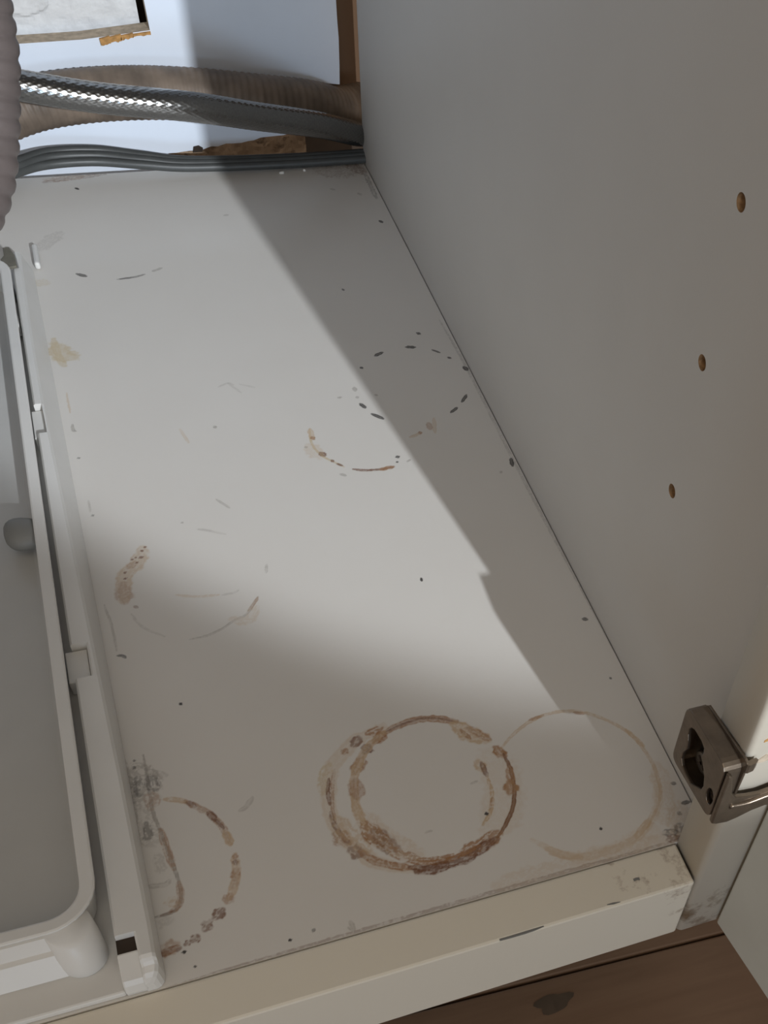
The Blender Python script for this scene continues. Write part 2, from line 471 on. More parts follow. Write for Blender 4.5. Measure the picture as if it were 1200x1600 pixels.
 ([(-203,52.9),(-202.6,45.5)],4,'G',0.3,0.8),
 ([(-202.7,32.1),(-199.5,31.7)],4,'T',0.5,0.8),
 ([(-205.4,26.2),(-203.7,25.1)],6,'G',0.25,0.8),
 ([(-205.4,98.5),(-205.4,98.3)],1.5,'K',0.6,0),
 ([(-205.9,95.2),(-205.7,94.9)],2,'K',0.6,0),
 ([(-171.6,63.8),(-168.8,64.9),(-165.8,68.6)],2,'G',0.4,0.4),
 ([(-201.5,92),(-195,88)],3,'G',0.3,0.8),
 ([(-186.7,216.2),(-189.9,207.4),(-193.8,204.2),(-196.8,198.8),(-198.4,186.1)],7,'T',0.55,0.4),
 ([(-197.9,195),(-198,189),(-198.2,185.1)],7,'M',0.4,0.5),
 ([(-194,205.3),(-191.3,207.8)],3.5,'M',0.4,0.5),
 ([(-187.2,215),(-187.1,214.8)],2.2,'D',0.85,0.1),
 ([(-188.1,210.9),(-188,210.6)],2.4,'D',0.85,0.1),
 ([(-190.4,207.8),(-190.3,207.6)],1.6,'D',0.85,0.1),
 ([(-196.1,202.7),(-196,202.5)],2,'D',0.85,0.1),
 ([(-196.4,198.9),(-196.3,198.7)],2.2,'D',0.85,0.1),
 ([(-185.6,217),(-185.5,216.7)],1.6,'D',0.85,0.1),
 ([(-190.5,211.2),(-190.4,211)],1.4,'D',0.85,0.1),
 ([(-192,210.3),(-191.9,210)],1.4,'D',0.85,0.1),
 ([(-194.7,181.2),(-193.6,179.9)],1.6,'D',0.5,0.2),
 ([(-204.8,154.6),(-203,153.9),(-202.1,152.5)],1.4,'K',0.8,0.2),
 ([(-175.3,155.8),(-168.6,156.2),(-161.5,158.6),(-156.1,162),(-150.2,164.4),(-145.7,170.2),(-143.6,173.7)],1.2,'G',0.5,0.5),
 ([(-149.2,166.1),(-145.7,170.2),(-143.7,173.2)],1.4,'M',0.5,0.4),
 ([(-158,178.5),(-153.1,178.7),(-150.9,179.7)],1.2,'G',0.3,0.5),
 ([(-177,183.5),(-168.7,180.3),(-159.3,179)],1.4,'T',0.4,0.5),
 ([(-136,192.6),(-137.1,187.6)],1.4,'G',0.5,0.4),
 ([(-161.8,223.1),(-156.4,220.6),(-149.9,216.8)],1.2,'G',0.3,0.6),
 ([(-156.7,162.7),(-150.3,160.5),(-145.6,167.1)],5,'T',0.3,0.7),
 ([(-196.6,176.8),(-193.1,168.1),(-185.1,160.2)],1.2,'G',0.3,0.6),
 ([(-206.7,185.3),(-205,171.3),(-204.8,157.2)],1,'G',0.45,0.4),
 ([(-134.1,328.3),(-128.8,330.6),(-126.3,328.4)],1.2,'G',0.3,0.3),
 ([(-128.8,330.6),(-123.6,321.1)],1.2,'G',0.25,0.3),
 ([(-123.2,328.6),(-116.1,324.3)],1.2,'G',0.25,0.3),
 ([(-141.5,296.4),(-141.2,295.2)],2,'G',0.8,0.3),
 ([(-158.1,297.7),(-155.7,286.3)],1.5,'T',0.4,0.3),
 ([(-149.9,241.7),(-145,234.2)],1.3,'G',0.5,0.3),
 ([(-160.9,223.1),(-155.3,220.4)],1.2,'G',0.35,0.3),
 ([(-167.7,229.5),(-167.3,229)],1.2,'G',0.6,0.3),
 ([(-207.1,312.3),(-207.1,307.7),(-206.1,306.4)],1.4,'G',0.8,0.3),
 ([(-206.8,286.1),(-206.6,285.5)],1.7,'K',0.7,0.3),
 ([(-205,243.7),(-204.8,243.2)],1.6,'K',0.6,0.3),
 ([(-205.7,254.3),(-205.7,246.2)],0.9,'G',0.4,0.3),
 ([(-207.3,338.5),(-207.1,321.6)],0.9,'T',0.5,0.3),
 ([(-191.4,447.8),(-187,444.4)],2.4,'K',0.85,0.1),
 ([(-169.2,438.7),(-161.5,439.4),(-155.7,441.2)],1.6,'K',0.6,0.3),
 ([(-151.1,443.8),(-145.8,446.4)],1.8,'G',0.7,0.4),
 ([(-171,438.4),(-162.3,438.9)],1.2,'K',0.6,0.2),
 ([(-208.9,380.6),(-206,371.3),(-201.6,368.7)],11,'Y',0.65,0.3),
 ([(-209.3,386.6),(-207.8,368.8),(-206,361.6)],4,'Y',0.6,0.3),
 ([(-202.8,371.9),(-199.1,371.7)],4,'Y',0.5,0.2),
 ([(-209.8,476.8),(-204.2,483),(-196.4,492.5)],9,'G',0.25,0.6),
 ([(-211.9,443.3),(-208.8,440.8)],8,'Y',0.3,0.5),
 ([(-182.5,544.3),(-181.2,542.5)],2,'K',0.9,0),
 ([(-8.5,479.7),(-7.5,477.2)],2.2,'K',0.8,0),
 ([(-101.2,499.4),(-98.8,499.8)],2,'G',0.5,0.3),
 ([(-70.7,166.6),(-70.9,164.9)],1.3,'K',0.9,0),
 ([(-184.6,122.3),(-184.2,121.5)],1.3,'K',0.9,0),
 ([(-6.4,123.1),(-4.8,122.3)],2,'K',0.85,0.1),
 ([(-40.4,15.3),(-40.4,14.6)],1.3,'K',0.9,0),
 ([(-164.8,4.9),(-164.7,4.4)],1.4,'K',0.9,0),
 ([(-7.6,86.8),(-7.3,86)],1.2,'K',0.7,0),
 ([(38,306.7),(38,305.5)],1,'K',0,0),
 ([(-49.6,407.4),(-49.2,406)],1.6,'K',0.7,0),
 ([(-144.2,3),(-142.6,1.9),(-143.1,5.3)],1.6,'G',0.6,0.4),
 ([(-155.9,6.2),(-156.5,5.4)],1.2,'K',0.6,0.3),
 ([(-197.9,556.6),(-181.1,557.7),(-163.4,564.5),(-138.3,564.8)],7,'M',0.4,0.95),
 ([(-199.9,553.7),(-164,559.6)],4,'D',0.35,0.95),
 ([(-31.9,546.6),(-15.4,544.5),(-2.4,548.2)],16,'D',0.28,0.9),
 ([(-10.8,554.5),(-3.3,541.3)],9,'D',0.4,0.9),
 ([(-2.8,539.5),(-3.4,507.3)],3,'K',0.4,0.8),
 ([(-29.7,523.3),(-27.7,521.4)],2,'G',0.5,0.5),
 ([(-13.2,515.3),(-12.2,512.7)],2.4,'G',0.5,0.5),
 ([(-207.5,-0.7),(-178.3,-0.2),(-132.6,0.3),(-83.4,0.6),(-13.3,0.6)],2.2,'D',0.4,0.7),
 ([(-13.5,2.6),(-56.6,2.3),(-87.7,2.8)],9,'T',0.25,0.7),
 ([(-16.8,5.5),(-11.6,4.5)],3,'K',0.55,0.8),
 ([(-8.8,6.8),(-11.8,1.4)],5,'K',0.6,0.8),
 ([(-16.8,2.3),(-12,2.1)],3,'D',0.6,0.8),
 ([(-3.6,16.4),(-0.7,16.2)],2,'K',0.85,0.2),
 ([(-7.3,12.7),(-6.5,11.8)],2,'K',0.6,0.3),
 ([(-3.9,26.8),(-2.5,26)],1.8,'K',0.7,0.2),
 ([(-6.5,35.6),(-9.1,23),(-14.1,11.6)],9,'T',0.25,0.7),
 ([(-5.2,14.7),(-11.6,4.5)],10,'T',0.3,0.8),
 ([(-2.8,366.7),(-1.1,317.6),(-1.3,211.4),(0.3,122.2),(1.4,41.9)],1.6,'K',0.25,0.6),
]
STAIN_COL = {'D': (0.18, 0.068, 0.024), 'M': (0.37, 0.19, 0.082), 'T': (0.57, 0.415, 0.255), 'K': (0.06, 0.055, 0.05), 'G': (0.36, 0.335, 0.30), 'Y': (0.60, 0.49, 0.31)}
STEP = 1 / 3.0
X0, X1, Y0, Y1 = -270.0, 0.0, 0.0, 560.0
NX, NY = int((X1 - X0) / STEP) + 1, int((Y1 - Y0) / STEP) + 1

def value_noise(X, Y, scale, seed):
    rs = np.random.RandomState(seed)
    t = rs.rand(128, 128).astype(np.float32)
    u, v = X / scale, Y / scale
    i, j = np.floor(u).astype(int), np.floor(v).astype(int)
    fu, fv = u - i, v - j
    fu, fv = fu * fu * (3 - 2 * fu), fv * fv * (3 - 2 * fv)
    g = lambda a, b: t[a % 128, b % 128]
    return (g(i, j) * (1 - fu) + g(i + 1, j) * fu) * (1 - fv) + (g(i, j + 1) * (1 - fu) + g(i + 1, j + 1) * fu) * fv

def curve2(P):
    P = [np.array(q, float) for q in P]
    if len(P) < 3:
        return P
    Q = [2 * P[0] - P[1]] + P + [2 * P[-1] - P[-2]]
    out = []
    for i in range(1, len(Q) - 2):
        a, b, c, d = Q[i - 1:i + 3]
        for k in range(5):
            t = k / 5
            out.append(0.5 * (2 * b + (c - a) * t + (2 * a - 5 * b + 4 * c - d) * t * t + (3 * b - a - 3 * c + d) * t ** 3))
    out.append(Q[-2])
    return out

img = np.empty((NY, NX, 3), np.float32)
img[:] = FLOOR_C
def paint_marks():
    for n, (pts, w, c, a, nz) in enumerate(MARKS):
        P = curve2(pts)
        hw = w * 0.5
        arr = np.array(P)
        m = hw * 1.3 + 1.0
        i0, i1 = int((arr[:, 0].min() - m - X0) / STEP), int((arr[:, 0].max() + m - X0) / STEP) + 1
        j0, j1 = int((arr[:, 1].min() - m - Y0) / STEP), int((arr[:, 1].max() + m - Y0) / STEP) + 1
        i0, j0, i1, j1 = max(0, i0), max(0, j0), min(NX, i1), min(NY, j1)
        if i1 <= i0 or j1 <= j0:
            continue
        X, Y = np.meshgrid(X0 + STEP * np.arange(i0, i1), Y0 + STEP * np.arange(j0, j1))
        wob = max(0.10, 0.10 * w)
        Xw = X + wob * (value_noise(X, Y, 1.6, n) - .5) * 2
        Yw = Y + wob * (value_noise(X, Y, 1.6, n + 900) - .5) * 2
        D = np.full(X.shape, 1e9)
        T = np.zeros(X.shape)
        SG = np.zeros(X.shape)
        tot = len(P) - 1
        for k in range(tot):
            p, q = P[k], P[k + 1]
            d = q - p
            L = max(1e-6, d @ d)
            t = np.clip(((Xw - p[0]) * d[0] + (Yw - p[1]) * d[1]) / L, 0, 1)
            dd = np.hypot(Xw - p[0] - t * d[0], Yw - p[1] - t * d[1])
            near = dd < D
            T = np.where(near, (k + t) / tot, T)
            SG = np.where(near, ((Xw - p[0]) * d[1] - (Yw - p[1]) * d[0]) / math.sqrt(L), SG)
            D = np.minimum(D, dd)
        soft = max(0.3, 0.42 * hw)
        taper = hw * np.clip(0.6 + 2.4 * np.minimum(T, 1 - T), 0.6, 1.0)
        f = np.clip((taper + soft * 0.5 - D) / soft, 0, 1)
        f = f * f * (3 - 2 * f)
        if nz > 0:
            length = sum(np.hypot(*(P[k + 1] - P[k])) for k in range(tot))
            u = T * length + 50
            v = 0.42 * value_noise(u, SG * 5.5 + 300, 2.6, n + 31) + 0.33 * value_noise(X, Y, 1.0, n + 77) + 0.25 * value_noise(X, Y, 0.55, n + 5)
            f = f * (0.78 + 0.40 * np.clip(np.abs(SG) / max(hw, 0.1), 0, 1) ** 2)
            f = f * (1 - nz + nz * np.clip((v - 0.38) / 0.18, 0, 1) * 1.2).clip(0, 1)
            f = np.clip(f, 0, 1)
        f = np.clip(f * a * 1.12, 0, 1)[..., None].astype(np.float32)
        img[j0:j1, i0:i1] = img[j0:j1, i0:i1] * (1 - f) + np.array(STAIN_COL[c], np.float32) * f
paint_marks()

# ------------------------------------------------------------------ kitchen floor and wall
floor = box('floor', -1.2, 1.2, -1.4, 0.09, -0.16, -0.1305, M_dark)
floor['kind'] = 'structure'
ang = math.atan2(-0.0108, 0.1775)
for k in range(6):
    y1 = 0.19 - 0.18 * k
    pk = from_bm('plank', box_bm(-1.1, 1.1, y1 - 0.1795, y1 - 0.0006, -0.010, 0.0, 0.0011, 2), M_wood, floor)
    pk.location = (-0.0555, 0.0, -0.12)
    pk.rotation_euler = (0, 0, ang)
# knot: slightly sunken dark figure in the second plank, flush inlay
bmk = bmesh.new()
random.seed(4)
N = 22
ring = []
for i in range(N):
    t = 2 * math.pi * i / N
    r = 1 + 0.16 * math.sin(3 * t + 0.7) + 0.10 * math.sin(5 * t)
    ring.append(bmk.verts.new((-0.0560 + 0.0090 * r * math.cos(t), -0.0030 + 0.0046 * r * math.sin(t), -0.1197)))
low = [bmk.verts.new((v.co.x, v.co.y, -0.1215)) for v in ring]
bmk.faces.new(ring)
for i in range(N):
    bmk.faces.new((ring[i], ring[(i + 1) % N], low[(i + 1) % N], low[i]))
from_bm('knot', bmk, M_knot, floor)

# plaster wall seen through the cut-out of the cabinet back
def plaster():
    nx, nz_ = 220, 160
    xs = np.linspace(-0.36, -0.1245, nx)
    zs = np.linspace(-0.02, 0.20, nz_)
    V, F = [], []
    for j, z in enumerate(zs):
        for i, x in enumerate(xs):
            h = 0.0012 * noise.noise((x * 45, z * 45, 0.3)) + 0.0006 * noise.noise((x * 160, z * 160, 2.3)) + 0.0003 * noise.noise((x * 420, z * 420, 7.0))
            # a lifted paint flake
            fx, fz = x + 0.192, z - 0.092
            edge = 0.020 + 0.006 * noise.noise((math.atan2(fz, fx) * 1.7, 0.5, 0.1)) * 2
            k = min(1.0, max(0.0, (edge - math.hypot(fx, fz * 1.2)) / 0.0022))
            h += 0.0016 * k * k * (3 - 2 * k)
            V.append((x, 0.6000 - h, z))
    for j in range(nz_ - 1):
        for i in range(nx - 1):
            a = j * nx + i
            F.append((a, a + 1, a + nx + 1, a + nx))
    b = len(V)
    V += [(-0.36, 0.63, -0.02), (-0.1245, 0.63, -0.02), (-0.1245, 0.63, 0.20), (-0.36, 0.63, 0.20)]
    F.append((b + 3, b + 2, b + 1, b))
    F.append(tuple([j * nx + nx - 1 for j in range(nz_)] + [b + 2, b + 1]))
    F.append(tuple([j * nx for j in range(nz_ - 1, -1, -1)] + [b, b + 3]))
    F.append(tuple([i for i in range(nx - 1, -1, -1)] + [b, b + 1]))
    F.append(tuple([(nz_ - 1) * nx + i for i in range(nx)] + [b + 2, b + 3]))
    return V, F
v, f = plaster()
wall = box('wall_back', -1.2, 1.2, 0.632, 0.66, -0.16, 0.9, M_dark)
wall['kind'] = 'structure'
from_np('plaster_coat', v, f, M_plaster, wall, smooth=False)

# ------------------------------------------------------------------ the sink cabinet
cab = empty('sink_cabinet', (0, 0, 0))
tag(cab, 'white sink base cabinet with stained floor board, cream front rail and open door', 'cabinet')

# floor board: cells of 10 mm, fine only where there is something on it
def board():
    n = int(10 / STEP + 0.5)
    V, F, C = [], [], []
    for cj in range((NY - 1) // n):
        for ci in range((NX - 1) // n):
            blk = img[cj * n:cj * n + n + 1, ci * n:ci * n + n + 1]
            if blk.shape[0] < n + 1 or blk.shape[1] < n + 1:
                continue
            dev = np.abs(blk - blk[0, 0]).max()
            st = n if dev < 0.004 else (3 if dev < 0.03 else 1)
            sub = blk[::st, ::st]
            k = sub.shape[0]
            b = len(V)
            for j in range(k):
                for i in range(k):
                    V.append(((X0 + (ci * n + i * st) * STEP) / 1000 - 0.0006, (Y0 + (cj * n + j * st) * STEP) / 1000 + 0.0003, 0.0))
            C.append(sub.reshape(-1, 3))
            for j in range(k - 1):
                for i in range(k - 1):
                    a = b + j * k + i
                    F.append((a, a + 1, a + k + 1, a + k))
    C = np.concatenate(C)
    top = len(V)
    xl, xr, yb = -0.62, X1 / 1000 - 0.0006, Y1 / 1000 + 0.0003
    xm = X0 / 1000 - 0.0006
    V += [(xl, 0.0003, 0), (xm, 0.0003, 0), (xm, yb, 0), (xl, yb, 0)]
    F.append((top, top + 1, top + 2, top + 3))
    V += [(xl, 0.0003, 0), (xr, 0.0003, 0), (xr, yb, 0), (xl, yb, 0), (xl, 0.0003, -0.016), (xr, 0.0003, -0.016), (xr, yb, -0.016), (xl, yb, -0.016)]
    q = top + 4
    F += [(q + 4, q + 5, q + 1, q), (q + 5, q + 6, q + 2, q + 1), (q + 6, q + 7, q + 3, q + 2), (q + 7, q + 4, q, q + 3), (q + 7, q + 6, q + 5, q + 4)]
    me = bpy.data.meshes.new('floor_board')
    me.from_pydata(V, [], F)
    me.update()
    at = me.color_attributes.new('stain', 'FLOAT_COLOR', 'POINT')
    buf = np.ones((len(V), 4), np.float32)
    buf[:, :3] = FLOOR_C
    buf[:top, :3] = C
    at.data.foreach_set('color', buf.ravel())
    return link('floor_board', me, M_board, cab)
fb = board()
fb['label'] = 'white floor board with rusty can rings and scuffs'

# right side panel with three shelf-pin holes
def disc(cy, cz, r, n=20):
    return [(cy + r * math.cos(2 * math.pi * i / n), cz + r * math.sin(2 * math.pi * i / n)) for i in range(n)]
PINS = [(0.0828, 0.2160), (0.0839, 0.1621), (0.0843, 0.1076)]
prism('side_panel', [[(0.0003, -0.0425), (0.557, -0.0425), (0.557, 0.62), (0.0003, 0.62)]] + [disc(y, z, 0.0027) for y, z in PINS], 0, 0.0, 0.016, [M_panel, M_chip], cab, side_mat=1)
for y, z in PINS:
    bm = bmesh.new()
    n = 20
    a = [bm.verts.new((0.0006, *q)) for q in disc(y, z, 0.00265)]
    b = [bm.verts.new((0.010, *q)) for q in disc(y, z, 0.00265)]
    for i in range(n):
        bm.faces.new((a[i], a[(i + 1) % n], b[(i + 1) % n], b[i]))
    bm.faces.new(b)
    from_bm('shelf_pin_hole', bm, M_chip, cab)
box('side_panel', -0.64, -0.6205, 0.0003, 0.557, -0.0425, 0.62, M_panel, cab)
box('top_board', -0.62, -0.0005, 0.02, 0.557, 0.604, 0.62, M_panel, cab)
box('toe_kick', -0.64, 0.03, 0.055, 0.07, -0.119, -0.0430, M_door, cab)
box('base_board', -0.62, -0.001, 0.07, 0.557, -0.0425, -0.0200, M_panel, cab)

# back panel: cut-out at the upper left, water damage along its lower right edge
rag = random.Random(7)
def ragged(p, q, n, amp):
    out = []
    for i in range(n):
        t = i / n
        out.append((p[0] + (q[0] - p[0]) * t + rag.uniform(-amp, amp), p[1] + (q[1] - p[1]) * t + rag.uniform(-amp, amp)))
    return out
outer = [(-0.62, -0.030), (-0.130, -0.030), (-0.1235, -0.001)]
outer += ragged((-0.1225, 0.0005), (-0.100, 0.0012), 5, 0.0006) + ragged((-0.100, 0.0020), (-0.034, 0.0102), 14, 0.0007) + ragged((-0.032, 0.0105), (-0.029, 0.030), 4, 0.0006)
outer += [(-0.022, 0.040), (-0.0080, 0.0385)] + ragged((-0.0074, 0.050), (-0.0068, 0.10), 6, 0.0003) + [(-0.0068, 0.62), (-0.62, 0.62)]
hole = [(-0.34, 0.0605), (-0.27, 0.0635), (-0.205, 0.0665), (-0.160, 0.0685), (-0.1205, 0.0728), (-0.1209, 0.092), (-0.1212, 0.16), (-0.34, 0.16)]
prism('back_panel', [outer, hole], 1, 0.582, 0.594, [M_back, M_edge], cab, side_mat=1)
# orange torn fibres hanging from the cut-out's lower edge
for k, (xa, xb, za, zb) in enumerate([(-0.1500, -0.1440, 0.0692, 0.0655), (-0.1440, -0.1375, 0.0700, 0.0668), (-0.1375, -0.1305, 0.0706, 0.0684), (-0.1305, -0.1204, 0.0712, 0.0698)]):
    top_ = [(xb, za + 0.0012), (xa, za)]
    bot = ragged((xa, zb), (xb, zb + 0.0008), 5, 0.0006)
    prism('torn_fibre', [top_ + bot + [(xb, zb + 0.001)]], 1, 0.5805, 0.5822, [M_torn], cab)
# raw brown board behind the gap at the right
prism('cleat', [[(-0.016, 0.020), (0.030, 0.006), (0.030, 0.40), (-0.016, 0.40)]], 1, 0.6145, 0.626, [M_cleat], cab, bevel=0.0006)
prism('paint_scrap', [[(-0.0066, 0.30), (-0.0066, 0.090), (-0.0050, 0.080), (-0.0030, 0.0715), (-0.0018, 0.0745), (-0.0014, 0.083), (-0.0014, 0.30)]], 1, 0.6130, 0.6143, [M_back], cab)
def rot_board():
    V, F = [], []
    nx, nz_ = 90, 26
    for j in range(nz_):
        for i in range(nx):
            x = -0.135 + 0.104 * i / (nx - 1)
            z = -0.03 + 0.062 * j / (nz_ - 1)
            h = 0.0016 * noise.noise((x * 90, z * 90, 4.0)) + 0.0009 * noise.noise((x * 260, z * 260, 1.0))
            V.append((x, 0.5965 - h * 1.3, z))
    for j in range(nz_ - 1):
        for i in range(nx - 1):
            a = j * nx + i
            F.append((a, a + 1, a + nx + 1, a + nx))
    b = len(V)
    V += [(-0.135, 0.6015, -0.03), (-0.031, 0.6015, -0.03), (-0.031, 0.6015, 0.032), (-0.135, 0.6015, 0.032)]
    F += [(b + 3, b + 2, b + 1, b), tuple([(nz_ - 1) * nx + i for i in range(nx)] + [b + 2, b + 3])]
    return V, F
v, f = rot_board()
from_np('rotten_backing', v, f, M_rot, cab, smooth=False)

prism('hole_shade_patch', [[(-0.1075, 0.0002), (-0.1015, 0.0004), (-0.1008, 0.0026), (-0.1032, 0.0042), (-0.1066, 0.0036)]], 1, 0.5808, 0.5822, [M_dark], cab)  # dark patch on the panel, painted for the shade inside a hole

# front rail and stile
box('front_rail', -0.62, -0.0146, -0.0185, 0.0, -0.0425, 0.0, M_rail, cab, bevel=0.0011)
bm = box_bm(-0.0139, 0.030, -0.0185, 0.0, -0.0425, 0.62)
es = [e for e in bm.edges if abs(e.verts[0].co.z - e.verts[1].co.z) > 0.1 and e.verts[0].co.y < -0.01]
bmesh.ops.bevel(bm, geom=es, offset=0.0026, segments=6, affect='EDGES', profile=0.5)
for f_ in bm.faces:
    f_.smooth = abs(f_.normal.z) < 0.5
from_bm('face_stile', bm, M_stile, cab)
# chips where the paint is gone from the rail's front edge and from the stile
def chip(name, path, w, ax, mat, parent, lift):
    """Shallow ragged scab along a path lying on a plane across ax."""
    r = random.Random(len(path) * 13 + int(abs(path[0][0]) * 1e5))
    loop, back = [], []
    for i, q in enumerate(path):
        k = w * (0.35 + 0.65 * math.sin(math.pi * (i + 0.25) / (len(path) - 0.5))) * r.uniform(0.6, 1.3)
        loop.append((q[0], q[1] + k))
        back.append((q[0], q[1] - k))
    return prism(name, [loop + back[::-1]], ax, lift[0], lift[1], [mat], parent)
chip('paint_chip', [(-0.0945, -0.0180), (-0.0900, -0.0181), (-0.0848, -0.0181), (-0.0815, -0.0180), (-0.0772, -0.0179)], 0.0006, 2, M_peg, cab, (-0.0008, -0.0001))
chip('paint_chip', [(-0.0513, -0.0170), (-0.0488, -0.0172), (-0.0460, -0.0174)], 0.0004, 2, M_peg, cab, (-0.001, 0.00005))
chip('paint_chip', [(-0.0375, -0.0103), (-0.0362, -0.0101), (-0.0350, -0.0104)], 0.0009, 2, M_peg, cab, (-0.001, 0.00005))
chip('paint_chip', [(-0.0092, 0.0905), (-0.0068, 0.0915), (-0.0035, 0.0908), (0.0, 0.0915)], 0.0010, 1, M_torn, cab, (-0.0187, -0.0170))
chip('paint_chip', [(-0.0085, 0.0790), (-0.0060, 0.0800), (-0.0025, 0.0792)], 0.0018, 1, M_edge, cab, (-0.0187, -0.0170))

# door, open; its hinge edge stands beside the stile
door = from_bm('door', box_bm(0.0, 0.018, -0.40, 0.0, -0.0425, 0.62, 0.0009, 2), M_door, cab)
door.location = (0.0039, -0.0197, 0)
door.rotation_euler = (0, 0, math.atan(0.139))

# hinge on the inner face of the stile
HX = -0.022
def arc(cx, cy, r, a0, a1, n):
    return [(cx + r * math.cos(math.radians(a0 + (a1 - a0) * i / n)), cy + r * math.sin(math.radians(a0 + (a1 - a0) * i / n))) for i in range(n + 1)]
def rounded(poly, r, n=4):
    out = []
    for i in range(len(poly)):
        a, c, d = (Vector((*poly[(i + k) % len(poly)], 0)) for k in (-1, 0, 1))
        u, w = (a - c), (d - c)
        k = min(r, u.length * .45, w.length * .45)
        p0, p1 = c + u.normalized() * k, c + w.normalized() * k
        for q in range(n + 1):
            t = q / n
            z = p0 * (1 - t) ** 2 + c * 2 * t * (1 - t) + p1 * t * t
            out.append((z.x, z.y))
    return out
hs = rounded([(0.0097, 0.0490), (0.0096, 0.0798), (-0.0198, 0.0822), (-0.0206, 0.0523)], 0.0042)
key = [(0.0048, 0.0722), (0.0036, 0.0744), (0.0016, 0.0756), (-0.0036, 0.0760), (-0.0060, 0.0752), (-0.0066, 0.0732), (-0.0062, 0.0706), (-0.0085, 0.0682), (-0.0110, 0.0650), (-0.0122, 0.0612), (-0.0116, 0.0580), (-0.0096, 0.0566), (-0.0078, 0.0550), (-0.0055, 0.0530), (-0.0010, 0.0528), (0.0022, 0.0534), (0.0040, 0.0556), (0.0040, 0.0590), (0.0026, 0.0630), (0.0034, 0.0670), (0.0044, 0.0694)]
slot = [(-0.0171 + 0.0030 * math.cos(t) * 0.75, 0.0616 + 0.0040 * math.sin(t)) for t in [2 * math.pi * i / 16 for i in range(16)]]
hinge = prism('hinge', [hs, key, slot], 0, HX, HX + 0.0014, [M_hinge], cab, bevel=0.0004)
hinge['label'] = 'tarnished metal hinge screwed to the stile'
# skirt of the housing
bm = bmesh.new()
n = len(hs)
cyy = sum(q[0] for q in hs) / n
czz = sum(q[1] for q in hs) / n
def ringv(x, k):
    return [bm.verts.new((x, cyy + (q[0] - cyy) * k, czz + (q[1] - czz) * k)) for q in hs]
rows = [ringv(HX + 0.0002, 0.985), ringv(HX + 0.0010, 1.0), ringv(-0.0152, 1.0), ringv(-0.0152, 0.93), ringv(HX + 0.0010, 0.93)]
for a, b in zip(rows, rows[1:]):
    for i in range(n):
        bm.faces.new((a[i], a[(i + 1) % n], b[(i + 1) % n], b[i]))
from_bm('housing_skirt', bm, M_hinge, hinge)
prism('mounting_plate', [[(0.0095, 0.0490), (0.0095, 0.0770), (0.0070, 0.0803), (-0.0195, 0.0842), (-0.0212, 0.0838), (-0.0214, 0.0815), (-0.0205, 0.0500)]], 0, -0.0152, -0.0141, [M_hinge], hinge, bevel=0.0003)
# hook where the plate wraps the stile
bm = bmesh.new()
pr = [(-0.0152, -0.0208), (-0.0150, -0.0216), (-0.0142, -0.0220), (-0.0118, -0.0216), (-0.0104, -0.0206), (-0.0108, -0.0196), (-0.0130, -0.0198), (-0.0141, -0.0200)]
a = [bm.verts.new((*q, 0.0790)) for q in pr]
b = [bm.verts.new((*q, 0.0835)) for q in pr]
bm.faces.new(a)
bm.faces.new(b)
for i in range(len(pr)):
    bm.faces.new((a[i], a[(i + 1) % len(pr)], b[(i + 1) % len(pr)], b[i]))
from_bm('plate_hook', bm, M_hinge, hinge, smooth=False)
# arm crossing the front of the stile to the door, with a raised bead along its upper edge
arm = [(-0.0216, 0.0520), (-0.0195, 0.0508), (-0.0150, 0.0500), (-0.0110, 0.0512), (-0.0060, 0.0535), (-0.0010, 0.0545), (0.0020, 0.0535), (0.0034, 0.0545), (0.0034, 0.0625), (0.0010, 0.0645), (-0.0050, 0.0632), (-0.0105, 0.0640), (-0.0150, 0.0655), (-0.0175, 0.0690), (-0.0185, 0.0740), (-0.0200, 0.0800), (-0.0216, 0.0806)]
prism('hinge_arm', [arm], 1, -0.0226, -0.0204, [M_hinge], hinge, bevel=0.0006)
tube('arm_bead', [(-0.0165, -0.0224, 0.0610), (-0.0100, -0.0228, 0.0608), (-0.0030, -0.0229, 0.0622), (0.0012, -0.0228, 0.0626), (0.0026, -0.0222, 0.0600), (0.0028, -0.0218, 0.0560)], lambda s, t: 0.0011 + 0 * s, 30, 10, M_hinge, hinge)
tube('hinge_knuckle', [(0.0022, -0.0232, 0.0440), (0.0022, -0.0232, 0.0500), (0.0022, -0.0232, 0.0590)], lambda s, t: 0.0021 + 0 * s, 12, 14, M_screw, hinge)
def screw(y, z, r, x, rot):
    bm = bmesh.new()
    N = 20
    rings = []
    for rr, xx in ((r, x + 0.0024), (r, x + 0.0004), (r * 0.9, x), (r * 0.35, x - 0.0001)):
        rings.append([bm.verts.new((xx, y + rr * math.cos(2 * math.pi * i / N), z + rr * math.sin(2 * math.pi * i / N))) for i in range(N)])
    for a, b in zip(rings, rings[1:]):
        for i in range(N):
            bm.faces.new((a[i], a[(i + 1) % N], b[(i + 1) % N], b[i]))
    bm.faces.new(rings[-1])
    o = from_bm('screw', bm, M_screw, hinge)
    for k in (0, 1):
        bm = box_bm(-0.0003, 0.0003, -r * 0.62, r * 0.62, -r * 0.13, r * 0.13)
        s = from_bm('screw_slot', bm, M_dark, hinge)
        s.location = (x, y, z)
        s.rotation_euler = (math.radians(rot + 90 * k), 0, 0)
screw(-0.0030, 0.0610, 0.0046, -0.0183, 35)
screw(-0.0168, 0.0612, 0.0024, -0.0203, 20)
prism('catch_plate', [[(0.0030, 0.0540), (0.0030, 0.0740), (-0.0110, 0.0740), (-0.0110, 0.0540)]], 0, -0.0160, -0.0154, [M_screw], hinge)

